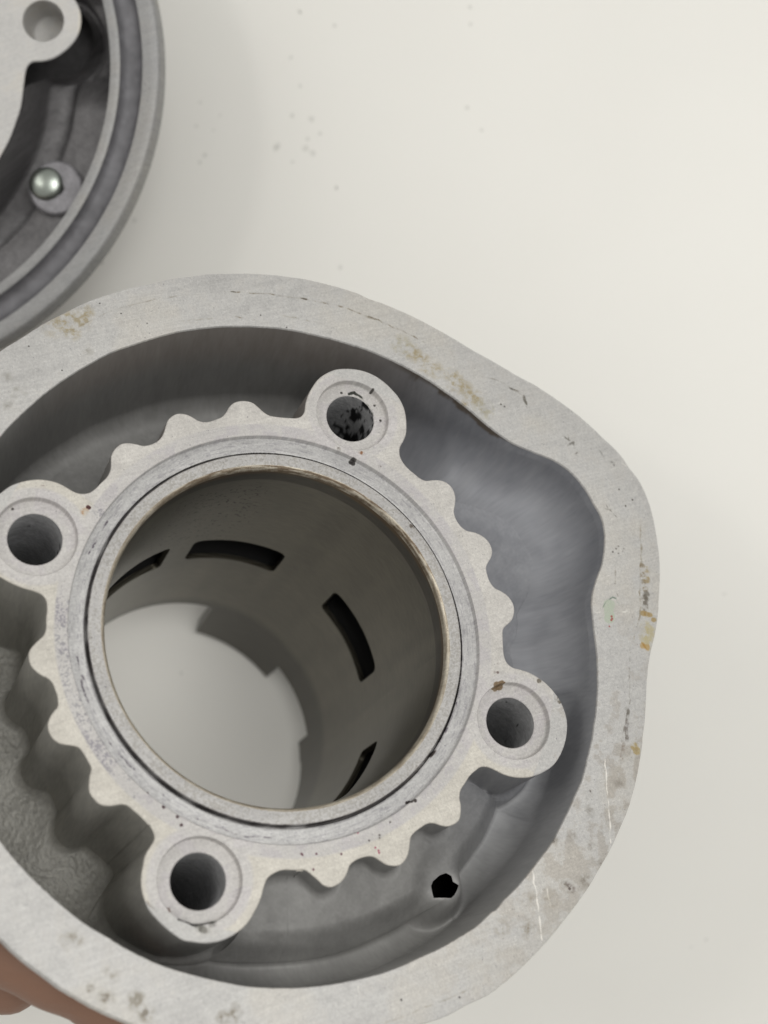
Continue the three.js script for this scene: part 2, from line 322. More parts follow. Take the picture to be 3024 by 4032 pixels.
["b","#3a262a",0.9,0.35,-18.3,-36.1,0.35,0],
["b","#3a262a",0.9,0.35,-17.5,-37.5,0.35,0],
["b","#5a4238",0.85,0.42,-18.8,-52.0,0.42,0],
["b","#5a4238",0.85,0.42,-18.7,-52.3,0.42,0],
["s","#5a4a3a",0.8,0.3,-22.9,-50.8,-21.8,-52.2],
["s","#171615",0.95,0.42,-17.2,-53.7,-15.5,-54.3,-14.0,-54.6,-12.5,-54.3,-10.7,-53.8],
["b","#55524c",0.6,0.9,-13.5,-55.1,0.9,0],
["b","#55524c",0.6,0.9,-12.9,-55.4,0.9,0],
["b","#55524c",0.6,0.9,-11.2,-54.2,0.9,0],
["b","#6f6b64",0.4,1.2,-12.4,-55.6,1.2,0],
["s","#23261f",0.9,0.5,13.4,52.4,14.4,52.8,15.8,51.9],
["s","#3a3d34",0.8,0.35,15.8,51.9,17.4,50.5,18.3,48.9,18.7,47.7],
["b","#332f2c",0.9,0.32,11.7,52.3,0.32,0],
["b","#332f2c",0.9,0.32,18.8,50.5,0.32,0],
["b","#332f2c",0.9,0.32,20.1,47.3,0.32,0],
["b","#332f2c",0.9,0.32,17.9,53.2,0.32,0],
["b","#7a4a28",0.6,0.6,15.3,38.8,0.6,0],
["b","#7a4a28",0.6,0.6,15.7,38.7,0.6,0],
["b","#4a4038",0.7,0.5,10.8,39.0,0.5,0],
["b","#4a4038",0.7,0.5,19.3,36.3,0.5,0],
["b","#24221f",0.85,0.55,14.2,36.9,0.55,0],
["b","#24221f",0.85,0.55,13.8,37.1,0.55,0],
["b","#4a4038",0.6,0.5,26.1,24.5,0.5,0],
["b","#4a4038",0.6,0.5,26.6,24.4,0.5,0],
["b","#6a553a",0.85,0.9,43.6,-6.9,0.9,0],
["b","#6a553a",0.85,0.9,44.6,-6.6,0.9,0],
["b","#4d4438",0.7,0.6,52.5,-5.3,0.6,0],
["b","#4d4438",0.7,0.6,56.0,-8.5,0.6,0],
["b","#4d4438",0.7,0.6,56.7,-9.1,0.6,0],
["b","#5a4a45",0.7,0.35,43.0,-4.3,0.35,0],
["b","#5a4a45",0.7,0.35,43.7,-4.3,0.35,0],
["b","#5a4a45",0.7,0.35,43.9,-2.5,0.35,0],
["s","#3c3440",0.7,0.3,36.4,-6.7,35.7,-10.2,34.5,-13.9,33.2,-16.5,31.2,-20.2,29.8,-21.5],
["s","#2b2320",0.9,0.6,31.2,-20.3,30.1,-21.4],
["s","#4a3f3a",0.8,0.35,29.8,-21.5,27.0,-25.2,24.9,-27.1],
["s","#3c3440",0.8,0.3,-33.8,18.8,-35.2,15.9,-36.9,11.9],
["s","#3a333c",0.75,0.3,-37.5,-6.3,-37.8,-8.1,-37.3,-9.5,-37.0,-10.8,-36.3,-12.2],
["s","#3a333c",0.8,0.35,-36.7,-12.4,-36.0,-14.3,-34.7,-16.8,-34.0,-18.1],
["s","#3a333c",0.7,0.3,-30.9,-23.3,-27.5,-26.7,-23.4,-30.5,-19.5,-32.9],
["s","#4a434a",0.7,0.25,-19.4,-35.0,-15.3,-36.9,-11.6,-38.2,-6.6,-39.3,-2.7,-39.8],
["s","#4a434a",0.7,0.25,-15.4,-35.4,-11.6,-36.9,-7.7,-38.2,-5.1,-38.5,-0.7,-38.7]];

const SPECKS=[[-22.2,131.3,0.55,0.45],[-12.6,85.1,0.55,0.45],[22.6,132.4,0.6,0.2],[22.8,128.0,0.6,0.2],[21.7,106.1,0.6,0.2],[25.5,100.1,0.6,0.2],[-11.5,64.2,0.6,0.2],[-13.1,127.6,0.6,0.2],[-20.1,97.8,0.6,0.2],[-24.1,91.7,0.6,0.2],[-24.1,103.9,0.6,0.2],[-24.4,119.1,0.6,0.2],[-22.1,111.8,0.6,0.2],
[-16.9,99.3,0.6,0.2],[-28.0,96.0,1.0,0.16],[-28.4,95.3,1.0,0.16],[-19.1,103.1,1.0,0.16],[-20.7,95.3,1.0,0.16],[-18.7,94.1,1.0,0.16],[-74.2,65.5,0.55,0.4],[-72.4,68.3,0.55,0.4],[-65.6,76.4,0.7,0.2],[-13.9,-58.2,0.5,0.45],[-53.3,-42.4,0.5,0.3],[89.2,-21.6,0.5,0.12],[84.5,-112.3,0.5,0.12],[80.5,-114.3,
0.5,0.12],[-48.4,107.3,0.5,0.15],[-43.1,104.0,0.5,0.15],[-49.4,101.2,0.5,0.15],[-44.9,100.2,0.5,0.15],[-48.6,91.8,0.5,0.15],[-46.9,93.8,0.5,0.15],[-47.3,93.4,0.5,0.15],[-48.4,91.6,0.5,0.15]];

const TS = 2048, SC = TS / 200;
function stainLayer(list) {
  const cv = document.createElement('canvas'); cv.width = cv.height = TS;
  const x = cv.getContext('2d'); x.lineCap = x.lineJoin = 'round';
  for (const m of list) {
    if (m[0] === 's') {
      const [, col, al, w] = m, q = m.slice(4);
      x.strokeStyle = col;
      for (let k = 0; k + 3 < q.length; k += 2) {          // uneven hand-worn lines: width and strength wander
        const L = Math.hypot(q[k + 2] - q[k], q[k + 3] - q[k + 1]), n = Math.max(2, Math.ceil(L / 0.35));
        for (let i = 0; i < n; i++) {
          const f = (t) => { const X = lerp(q[k], q[k + 2], t), Y = lerp(q[k + 1], q[k + 3], t), e = (vn(X * 0.9, Y * 0.9) - 0.5) * 0.35; return [(X + 100 + e) * SC, (Y + 100 + e) * SC]; };
          const a = f(i / n), b = f((i + 1.15) / n), j = vn(a[0] * 0.09, a[1] * 0.09 + 40);
          x.globalAlpha = al * (al > 0.88 ? 0.95 : 0.48) * clamp(0.25 + 1.2 * j, 0, 1); x.lineWidth = Math.max(1, w * SC * (0.5 + j));
          x.beginPath(); x.moveTo(...a); x.lineTo(...b); x.stroke();
        }
      }
    } else {
      const [, col, al, r, X, Y, ry, ang] = m;
      x.save(); x.translate((X + 100) * SC, (Y + 100) * SC); x.rotate(ang * Math.PI / 180); x.scale(1, ry / r);
      const g = x.createRadialGradient(0, 0, 0, 0, 0, r * SC), k = al >= 0.85 ? 0.85 : r > 1 ? 0.2 : 0.6;
      g.addColorStop(0, col); g.addColorStop(k, col); g.addColorStop(1, col + '00');
      x.globalAlpha = al; x.fillStyle = g; x.beginPath(); for (let q = 0; q < 40; q++) { const t = q / 40 * 6.283, w = r * SC * (al >= 0.55 ? 0.62 + 0.75 * fbm(X * 3 + 2 * Math.cos(t), Y * 3 + 2 * Math.sin(t), 3) : 1); x.lineTo(w * Math.cos(t), w * Math.sin(t)); } x.closePath(); x.fill(); x.restore();
    }
  }
  return x.getImageData(0, 0, TS, TS).data;
}
function dataTex(a, n, srgb, m = n) {
  const t = new THREE.DataTexture(a, n, m, THREE.RGBAFormat); t.magFilter = THREE.LinearFilter; t.minFilter = THREE.LinearMipmapLinearFilter; t.generateMipmaps = true;
  t.wrapS = t.wrapT = THREE.RepeatWrapping; if (srgb) t.colorSpace = THREE.SRGBColorSpace; t.needsUpdate = true; return t;
}
function machinedTextures() {
  const col = new Uint8Array(TS * TS * 4), bmp = new Uint8Array(TS * TS * 4), st = stainLayer(MARKS);
  for (let j = 0; j < TS; j++) for (let i = 0; i < TS; i++) {
    const X = (i + 0.5) / SC - 100, Y = (j + 0.5) / SC - 100, r = Math.hypot(X, Y), o = (j * TS + i) * 4;
    const th = Math.atan2(Y, X) * 180 / Math.PI;
    const low = fbm(X * 0.07 + 3, Y * 0.07, 3) - 0.5, mid = fbm(X * 0.45, Y * 0.45 + 7, 4) - 0.5, fine = fbm(X * 3.1 + 11, Y * 3.1, 3) - 0.5, grain = NP[(i * 131 + j * 7919 + ((i * j) >> 3)) & 65535] - 0.5, g2 = vn(X * 7.3, Y * 7.3) - 0.5;
    let R = 193, G = 192.5, B = 190;
    if (r > 56) {                                                          // outer flange: greyer, grubbier on the lower right
      const low2 = sstep(-75, -20, th) * (1 - sstep(-20, 20, th)) + sstep(-75, -50, th) * 0;
      const dirt = sstep(0.0, 0.2, mid + 0.5 * low + 0.3 * fine) * (0.3 + 1.1 * low2);
      R -= 3 + 16 * dirt; G -= 4 + 18 * dirt; B -= 4 + 20 * dirt;
      const warm = sstep(0.03, 0.2, low); R += 1 * warm; B -= 2 * warm;
    } else if (r > 40) {
      let db = 99; for (const b of BOSS) db = Math.min(db, Math.hypot(X - b[0], Y - b[1]));
      const e = (mid * 1.0 + fine * 0.5) * 0.6, inside = Math.max(1 - sstep(42.2, 42.75, r + e * 0.5), (1 - sstep(9.1, 9.9, db + e)));
      const w = (th < -25 || th > 150) ? 1 : 0.35;
      const cream = w * (1 - inside); R = lerp(194, 199, cream); G = lerp(191, 194.5, cream); B = lerp(188, 185.5, cream);
      const lower = (th > 150 || th < -128) ? 1 : 0.25, spat = inside * lower * sstep(0.0, 0.1, fine * 0.8 + mid * 0.5) * (1 - sstep(9, 10, db) * 0) * sstep(10, 13, db);
      R -= 44 * spat; G -= 43 * spat; B -= 38 * spat;
      const ins = inside * 0.8 * sstep(-0.02, 0.12, mid); R -= 8 * ins; G -= 9 * ins; B -= 6 * ins;
    } else {
      const a = fbm(th * 0.16, r * 2.2, 3) - 0.5; R = 188 + 18 * a; G = 187 + 18 * a; B = 186 + 17 * a;
      if (r < 33.98) { const e = fbm(th * 0.22, r * 6, 4), w = sstep(10, 40, th) * (1 - sstep(110, 150, th)); const q = sstep(0.35, 0.65, e); R = lerp(198, 108, q * (0.35 + 0.55 * w)); G = lerp(190, 92, q * (0.35 + 0.55 * w)); B = lerp(174, 74, q * (0.35 + 0.55 * w)); }
      else if (r < 36.3) { const d = sstep(-0.02, 0.14, fine + 0.5 * mid); R -= 6 + 24 * d; G -= 7 + 25 * d; B -= 8 + 27 * d; }
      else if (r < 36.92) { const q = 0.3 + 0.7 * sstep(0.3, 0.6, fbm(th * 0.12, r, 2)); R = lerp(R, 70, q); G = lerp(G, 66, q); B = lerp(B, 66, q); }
      else { const sd = sstep(0.08, 0.2, fbm(th * 0.5, r * 5, 3) - 0.5); R -= 20 * sd; G -= 21 * sd; B -= 18 * sd; }
    }
    const st1 = vn((X * 0.94 + Y * 0.34) * 0.1 + 5, (Y * 0.94 - X * 0.34) * 3.6) - 0.5;
    const v = 9 * st1 + low * 16 + mid * 20 + fine * 24 + g2 * 13 + grain * 14; R += v; G += v; B += v * 0.96;
    const sp = vn(X * 4.7 + 50, Y * 4.7); if (sp > 0.93) { const k = (sp - 0.93) * 420; R += k; G += k; B += k; }
    const pit = vn(X * 2.6 + 90, Y * 2.6 + 31) * 0.6 + vn(X * 6.1, Y * 6.1 + 77) * 0.4; if (pit > 0.865) { const k = (pit - 0.865) * 900; R -= k; G -= k; B -= k * 0.9; }
    let al = st[o + 3] / 255;
    if (al > 0) { const br = fbm(X * 1.1 + 60, Y * 1.1, 4); al = al > 0.72 ? clamp(al * (0.85 + 0.6 * (fine + 0.15)), 0, 1) : clamp(al * (0.15 + 1.7 * sstep(0.34, 0.7, br)) * (0.7 + 1.4 * fine), 0, 0.7); R = lerp(R, st[o], al); G = lerp(G, st[o + 1], al); B = lerp(B, st[o + 2], al); }
    col[o] = clamp(R, 0, 255); col[o + 1] = clamp(G, 0, 255); col[o + 2] = clamp(B, 0, 255); col[o + 3] = 255;
    const b = clamp(128 + fine * 150 + grain * 60 + g2 * 90 - al * 20, 0, 255); bmp[o] = bmp[o + 1] = bmp[o + 2] = b; bmp[o + 3] = 255;
  }
  return [dataTex(col, TS, true), dataTex(bmp, TS, false)];
}
function castTexture(n, rough) {         // tileable grain of sand-cast aluminium
  const col = new Uint8Array(n * n * 4), bmp = new Uint8Array(n * n * 4);
  const tn = (x, y, p) => { const w = (a) => ((a % p) + p) % p, xi = Math.floor(x), yi = Math.floor(y); let u = x - xi, v = y - yi; u = u * u * (3 - 2 * u); v = v * v * (3 - 2 * v); const h = (a, b) => NP[(w(a) * 7 + w(b) * 263 + p * 31) & 65535]; return lerp(lerp(h(xi, yi), h(xi + 1, yi), u), lerp(h(xi, yi + 1), h(xi + 1, yi + 1), u), v); };
  for (let j = 0; j < n; j++) for (let i = 0; i < n; i++) {
    const u = i / n, v = j / n, o = (j * n + i) * 4;
    const a = tn(u * 6, v * 6, 6) - 0.5, b = tn(u * 24, v * 24, 24) - 0.5, c = tn(u * 90, v * 90, 90) - 0.5, d = tn(u * 200, v * 200, 200) - 0.5;
    const k = clamp(208 + 26 * a + 22 * b + rough * (26 * c + 20 * d), 0, 255);
    col[o] = k; col[o + 1] = k; col[o + 2] = k; col[o + 3] = 255;
    const e = clamp(128 + 50 * b + 130 * c + 90 * d, 0, 255); bmp[o] = bmp[o + 1] = bmp[o + 2] = e; bmp[o + 3] = 255;
  }
  return [dataTex(col, n, true), dataTex(bmp, n, false)];
}
function boreTexture() {                 // u around, v from top (1) to bottom (0)
  const w = 2048, h = 1024, col = new Uint8Array(w * h * 4);
  for (let j = 0; j < h; j++) for (let i = 0; i < w; i++) {
    const o = (j * w + i) * 4, th = i / w * 360, d = (1 - j / h) * 112;          // depth below the gasket face
    const hone = vn(i * 0.09 + j * 0.22, j * 0.2) + vn(i * 0.11 - j * 0.25, j * 0.19 + 40) - 1 + 1.3 * (vn(i * 0.035, j * 0.004) - 0.5), lo = fbm(i * 0.008, j * 0.012, 3) - 0.5;
    let k = 150 + 12 * hone + 16 * lo, R = k, G = k * 0.985, B = k * 0.94;
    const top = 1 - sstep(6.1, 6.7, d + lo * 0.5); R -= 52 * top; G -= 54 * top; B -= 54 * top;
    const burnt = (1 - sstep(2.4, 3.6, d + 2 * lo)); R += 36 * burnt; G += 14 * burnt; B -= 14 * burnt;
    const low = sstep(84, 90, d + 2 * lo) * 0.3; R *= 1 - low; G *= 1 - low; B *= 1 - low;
    const s = vn(i * 0.16 + 9, j * 0.2 + 3) * 0.6 + vn(i * 0.37, j * 0.41) * 0.4, zone = sstep(84, 100, th) * (1 - sstep(150, 170, th)) * sstep(8, 12, d) * (1 - sstep(40, 50, d));
    if (s > 0.7 && zone > 0) { const q = zone * clamp((s - 0.7) * 12, 0, 1); R = lerp(R, 52, q); G = lerp(G, 40, q); B = lerp(B, 34, q); }
    col[o] = clamp(R, 0, 255); col[o + 1] = clamp(G, 0, 255); col[o + 2] = clamp(B, 0, 255); col[o + 3] = 255;
  }
  return dataTex(col, w, true, h);
}
const [topMap, topBump] = machinedTextures(), [castMap, castBump] = castTexture(1024, 1), boreMap = boreTexture();
const rep = (t, k) => { const c = t.clone(); c.repeat.set(k, k); c.needsUpdate = true; return c; };
const std = (o) => new THREE.MeshStandardMaterial({ side: THREE.DoubleSide, ...o });
const M = {
  machined: std({ map: topMap, bumpMap: topBump, bumpScale: 0.00006, roughness: 0.55, metalness: 0.25 }),
  lip: std({ map: topMap, roughness: 0.36, metalness: 0.5 }),
  cast: std({ map: castMap, bumpMap: castBump, bumpScale: 0.0001, vertexColors: true, roughness: 0.62, metalness: 0.25 }),
  jacket: std({ vertexColors: true, roughness: 0.6, metalness: 0.2 }),
  shell: std({ color: 0x8f8c86, map: castMap, bumpMap: castBump, bumpScale: 0.0002, roughness: 0.65, metalness: 0.25 }),
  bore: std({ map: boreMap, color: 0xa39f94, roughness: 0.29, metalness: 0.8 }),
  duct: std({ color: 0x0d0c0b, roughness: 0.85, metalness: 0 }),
  headFace: std({ map: rep(topMap, 1), bumpMap: topBump, bumpScale: 0.00006, roughness: 0.5, metalness: 0.3 }),
  headRim: std({ color: 0xc3c4c6, map: topMap, bumpMap: topBump, bumpScale: 0.00008, roughness: 0.5, metalness: 0.35 }),
  headGroove: std({ color: 0x88878b, map: castMap, bumpMap: castBump, bumpScale: 0.00012, roughness: 0.6, metalness: 0.3 }),
  headPad: std({ color: 0xa3a1a5, map: castMap, roughness: 0.5, metalness: 0.4 }),
  headCast: std({ color: 0x8b898a, map: castMap, bumpMap: castBump, bumpScale: 0.0001, roughness: 0.55, metalness: 0.35 }),
  steel: std({ color: 0x9aa099, roughness: 0.3, metalness: 0.95 }),
};
const castUV = (X, Y, h) => [(X + 0.62 * h) / 40, (Y + 0.78 * h) / 40];

// ---------- table ----------
{
  const n = 2048, a = new Uint8Array(n * n * 4), X0 = -150, Y0 = -150, SP = 300;
  for (let j = 0; j < n; j++) for (let i = 0; i < n; i++) {
    const o = (j * n + i) * 4, X = X0 + i / n * SP, Y = Y0 + j / n * SP;
    const k = (fbm(X * 0.03, Y * 0.03, 3) - 0.5) * 3 + (NP[(i * 37 + j * 9173) & 65535] - 0.5) * 2.4;
    let R = 230 + k, G = 228.3 + k, B = 222.5 + k;
    for (const s of SPECKS) { const dx = X - s[0], dy = Y - s[1]; if (Math.abs(dx) > 3 || Math.abs(dy) > 3) continue; const d = Math.hypot(dx, dy) + (vn(X * 2, Y * 2) - 0.5) * 0.5; const q = 0.8 * s[3] * (1 - sstep(s[2] * 0.4, s[2] * 1.1, d)); R = lerp(R, 84, q); G = lerp(G, 84, q); B = lerp(B, 76, q); }
    a[o] = clamp(R, 0, 255); a[o + 1] = clamp(G, 0, 255); a[o + 2] = clamp(B, 0, 255); a[o + 3] = 255;
  }
  const t = dataTex(a, n, true); t.wrapS = t.wrapT = THREE.MirroredRepeatWrapping;
  const g = new THREE.BoxGeometry(1.6, 0.03, 1.6), u = g.attributes.uv, p = g.attributes.position;
  for (let i = 0; i < p.count; i++) u.setXY(i, (p.getX(i) * 1000 - X0) / SP, (-p.getZ(i) * 1000 - Y0) / SP);
  g.translate(0, -0.015, 0);
  const m = part('table_top', g, std({ map: t, roughness: 0.42, metalness: 0 }), scene);
  m.userData = { kind: 'structure', label: 'smooth white table top with small dark specks under the engine parts', category: 'table' };
}

// ---------- the cylinder ----------
const tip = new THREE.Matrix4().makeBasis(new THREE.Vector3(0.949976, -0.290896, 0.113688), new THREE.Vector3(0.312322, 0.884803, -0.3458), new THREE.Vector3(0, 0.364009, 0.931395)).setPosition(-0.0541, 0.0172, 0.06105);
const tipped = (o) => tip.decompose(o.position, o.quaternion, o.scale);
const cyl = thing('engine_cylinder', 'bare aluminium engine cylinder with open water jacket, tipped by a hand on the white table', 'engine cylinder'); tipped(cyl);
const ND = 1600, deckLoop = loop(DECK, ND);
{ // gasket deck round the bore
  const rows = [[0.22, 0], [0.1, -0.04], [0.02, -0.16], [0, -0.35]];
  const rings = rows.map(([d]) => inset(deckLoop, d));
  const edge = grid(ND, rows.length, (i, j) => [...rings[j][i], rows[j][1]]);
  part('deck', join(face(rings[0], [circle(40.15), ...BOSS.map((b) => circle(7.72, ...b, 96))], 0), edge), M.machined, cyl);
}
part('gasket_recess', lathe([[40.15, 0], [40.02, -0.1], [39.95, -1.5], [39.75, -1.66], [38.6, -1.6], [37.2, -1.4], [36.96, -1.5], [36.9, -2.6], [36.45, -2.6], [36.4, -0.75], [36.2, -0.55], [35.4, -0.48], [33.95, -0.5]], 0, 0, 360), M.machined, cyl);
part('liner_lip', lathe([[33.95, -0.5], [33.7, -0.62], [33.35, -1.1], [33.22, -1.6], [33.2, -2.0]], 0, 0, 360), M.lip, cyl);
for (const [k, b] of BOSS.entries()) {
  const N = 96, deep = [0, -2, -5, -9, -14, -20, -28, -40, -60], prof = [[7.72, 0], [7.6, -0.12], [7.55, -1.6], [7.4, -1.8], [5.2, -1.8], [5.02, -1.95]];
  const g = part('bolt_hole', lathe(prof, ...b, N, { crease: 0.5 }), M.machined, cyl);
  const wall = grid(N, 40, (i, j) => { const a = i / N * 2 * Math.PI, h = -1.95 - Math.pow(j / 39, 1.6) * 50; return [b[0] + 5.02 * Math.cos(a), b[1] + 5.02 * Math.sin(a), h]; }, {
    uv: (i, j, X, Y, h) => castUV(X, Y, h), color: (i, j, X, Y, h) => {
      const a = i / N * 6.283, ze = [[0.25, 1.3, 0.62], [2.9, 0.5, 0.5], [0, 0, 0], [-0.5, 0.75, 0.5]][k], da = Math.abs(Math.atan2(Math.sin(a - ze[0]), Math.cos(a - ze[0])));
      const n = fbm(a * 3.4 + k * 9, h * 0.55 + a + k * 5, 4), q = ze[2] * (1 - sstep(ze[1] * 0.6, ze[1] * 1.1, da)), st = k === 2 ? 0 : sstep(0.8 - 0.55 * q, 0.86 - 0.55 * q, n);
      return [0.62 - 0.6 * st, 0.62 - 0.6 * st, 0.63 - 0.61 * st];
    } });
  part('hole_wall', join(wall), M.cast, g);
}
{ // outer flange: the wide ring that seals the water jacket
  const N = 1440, dg = (i) => i / N * 360 - 180, c = (i) => Math.cos(dg(i) * Math.PI / 180), s = (i) => Math.sin(dg(i) * Math.PI / 180);
  const ro = [], ri = []; for (let i = 0; i < N; i++) { ro.push(OUT(dg(i))); ri.push(INN(dg(i))); }
  const nick = (i) => 0.10 * (fbm(dg(i) * 1.3, 4, 3) - 0.5);
  const prof = [[0, 0.0, -0.5], [0, 0.03, -0.2], [0, 0.16, 0], [1, -0.32, 0], [1, -0.1, -0.1], [1, 0, -0.35], [1, 0, -3.6], [1, -0.4, -4.2], [1, -5.5, -6.5]];
  const g = grid(N, prof.length, (i, j) => { const [w, d, h] = prof[j], r = (w ? ro[i] : ri[i]) + d + nick(i); return [r * c(i), r * s(i), h]; }, { crease: 0.6 });
  part('outer_flange', g, M.machined, cyl);
  // outside of the casting below the flange
  const sh = [[1, -5.5, -6.5], [0, 2.2, -9], [0, 1.8, -38], [0, 0, -49], [2, 52, -58], [2, 49, -72], [2, 49, -83], [2, 47, -85], [2, 37, -85]];
  const shell = grid(360, sh.length, (i, j) => { const q = i * 4, [w, d, h] = sh[j], r = w === 2 ? (d > 40 ? d + 2 * Math.cos(4 * (i / 360 * 2 * Math.PI - 0.5)) : d) : (w ? ro[q] : ri[q]) + d; return [r * c(q), r * s(q), h]; }, { crease: 0.6, uv: (i, j, X, Y, h) => castUV(X, Y, h) });
  part('outer_casting', shell, M.shell, cyl);
}
{ // open water jacket between deck and flange
  const depthIn = polar([-180, 39, -150, 41, -132, 46, -118, 43, -108, 22, -98, 10, -82, 7, -62, 7, -45, 9, -25, 12, 0, 14, 25, 15, 48, 17, 66, 24, 90, 34, 120, 38, 150, 39]);
  const depthOut = polar([-180, 39, -150, 41, -132, 45, -118, 41, -104, 26, -85, 20, -65, 24, -45, 27, -22, 22, 0, 15, 25, 13, 48, 16, 66, 26, 90, 34, 120, 38, 150, 39]);
  const filOut = polar([-180, 4, -130, 5, -100, 5, -60, 5, -35, 6, -5, 11, 20, 13, 45, 11, 70, 7, 100, 5, 140, 4]);
  const well = [[36.9, -41.6], [38, -42.1], [38.3, -43.2], [39.5, -43.8], [39.2, -44.7], [38.6, -45.7], [37.9, -46.3], [34.4, -46.4], [34.1, -45.6], [33.8, -44.2], [34.2, -43.3], [35.6, -42.1]];
  const inWell = (X, Y) => { let s = 1e9, ins = false; for (let a = 0, b = well.length - 1; a < well.length; b = a++) { const [x0, y0] = well[a], [x1, y1] = well[b]; if ((y0 > Y) !== (y1 > Y) && X < (x1 - x0) * (Y - y0) / (y1 - y0) + x0) ins = !ins; const t = clamp(((X - x0) * (x1 - x0) + (Y - y0) * (y1 - y0)) / ((x1 - x0) ** 2 + (y1 - y0) ** 2), 0, 1); s = Math.min(s, Math.hypot(X - x0 - t * (x1 - x0), Y - y0 - t * (y1 - y0))); } return ins ? s : -s; };
  const ang = []; let last = Infinity;
  for (let i = 0; i < ND; i++) { let a = Math.atan2(deckLoop[i][1], deckLoop[i][0]) * 180 / Math.PI; if (i) { while (a > last + 180) a -= 360; while (a < last - 180) a += 360; a = Math.min(a, last - 0.01); } ang.push(a); last = a; }
  const sm = ang.map((_, i) => { let s = 0; for (let k = -9; k <= 9; k++) { const q = i + k, w = q < 0 ? 360 : q >= ND ? -360 : 0; s += ang[(q + ND) % ND] + w; } return s / 19; });
  const nw = 14, nf = 8, nm = 60, rows = nw + nf + nm + nf + nw;
  const way = new Float32Array(ND * rows);
  const fn = (i, j) => {
    const P = deckLoop[i], a = sm[i], rq = INN(a), Q = [rq * Math.cos(a * Math.PI / 180), rq * Math.sin(a * Math.PI / 180)];
    const W = Math.hypot(Q[0] - P[0], Q[1] - P[1]), rP = Math.hypot(P[0], P[1]), dA = depthIn(a), dB = depthOut(a), fo = Math.min(filOut(a), W * 0.6, dB * 0.85);
    const floorAt = (r) => { const t = clamp((r - 46.5) / Math.max(4, rq - fo - 46.5), 0, 1); return lerp(dA, dB, 0.3 * t + 0.7 * sstep(0.55, 1.2, t)); };
    const fi0 = Math.min(2.2, W * 0.25, dA * 0.3), di = floorAt(rP + fi0), fi = fi0, dO = floorAt(rq - fo);
    const draftI = di * 0.012, draftO = dO * 0.03;
    let x, h;                                                   // x: distance from P towards Q
    if (j < nw) { const t = j / nw; h = -0.35 - t * (di - fi - 0.35); x = draftI * t; }
    else if (j < nw + nf) { const t = (j - nw) / nf * Math.PI / 2; h = -(di - fi) - fi * Math.sin(t); x = draftI + fi * (1 - Math.cos(t)); }
    else if (j < nw + nf + nm) { const t = (j - nw - nf) / nm, x0 = draftI + fi, x1 = W - draftO - fo; x = lerp(x0, x1, t); h = -floorAt(rP + (rq - rP) * x / W); }
    else if (j < nw + nf + nm + nf) { const t = (j - nw - nf - nm) / nf * Math.PI / 2; h = -dO + fo * (1 - Math.cos(t)); x = W - draftO - fo + fo * Math.sin(t); }
    else { const t = (j - nw - nf - nm - nf) / (nw - 1); h = lerp(-dO + fo, -0.5, t); x = W - draftO * (1 - t); }
    const ux = (Q[0] - P[0]) / W, uy = (Q[1] - P[1]) / W, X = P[0] + ux * x, Y = P[1] + uy * x;
    way[j * ND + i] = j < nw + nf ? -h + x : j < nw + nf + nm + 1 ? di + x : di + x + (dO + h);
    const edge = sstep(0, 3, -h - 0.5), rough = (Math.max(sstep(150, 172, ((a + 540) % 360) - 180), sstep(-112, -126, ((a + 540) % 360) - 180))) * sstep(6, 16, -h) * (j > nw + 3 && j < rows - nw ? 1 : 0);
    h += rough * ((vn(X * 1.3, Y * 1.3) - 0.5) * 0.2 + (vn(X * 2.2 + 7, Y * 2.2) - 0.5) * 0.16);
    h += edge * ((fbm(X * 0.1, Y * 0.1 + 5, 2) - 0.5) * 1.5 + (fbm(X * 0.5, Y * 0.5, 2) - 0.5) * 0.16);
    if (j > nw && j < nw + nf + nm + nf) h = lerp(h, -12.2, 1 - sstep(2.4, 8, Math.hypot(X - 36.8, Y + 44)));   // flat seat round the water hole
    if (j > nw + nf && j < nw + nf + nm + nf) {                 // drilled-through water hole and a low cast rib on the exhaust passage roof
      const w = inWell(X, Y); if (w > -0.3) h -= 0.12 * sstep(-0.3, 0, w);
      const al = a < -180 ? a + 360 : a; h += 0.7 * Math.exp(-(((rP + (rq - rP) * x / W) - 57.5 - 1.2 * Math.sin(al * 0.08)) ** 2) / 1.6) * sstep(-112, -95, al) * (1 - sstep(-62, -48, al));
    }
    return [X, Y, h];
  };
  const tint = (i, j, X, Y, h) => {
    const a = ((sm[i] + 540) % 360) - 180, n = fbm(X * 0.12, Y * 0.12, 4) - 0.5, f = fbm(X * 0.6 + 0.1 * h, Y * 0.6 + 0.1 * h, 3) - 0.5, fg = vn(X * 2.3 + h * 0.5, Y * 2.3 - h * 0.5) + vn(X * 3.4 - h * 0.6 + 9, Y * 3.4 + h * 0.7) - 1;
    const blue = sstep(-60, -10, a) * (1 - sstep(50, 85, a)), warm = sstep(50, 80, a) * (1 - sstep(120, 150, a)) * (1 - sstep(8, 20, -h)), left = sstep(140, 175, Math.abs(a)) + sstep(-175, -140, a) * (1 - sstep(-128, -112, a)) * 0;
    const wall = sstep(nw + nf + nm * 0.6, nw + nf + nm + nf, j) * sstep(-95, -65, a) * (1 - sstep(-12, 14, a));  // lit strip on the outer wall, painted in as a lighter tint
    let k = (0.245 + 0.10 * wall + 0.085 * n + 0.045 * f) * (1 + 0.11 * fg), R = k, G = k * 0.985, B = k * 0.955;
    const litLeft = Math.max(sstep(150, 172, a), sstep(-100, -125, a)); const gr = 1 + 0.35 * fg; R += 0.10 * litLeft * gr; G += 0.094 * litLeft * gr; B += 0.072 * litLeft * gr; R -= 0.004 * blue; B += 0.026 * blue; R -= 0.004 * blue; R += 0.018 * warm; B -= 0.01 * warm;  // left floor: light falling there is put into the colour as a lift
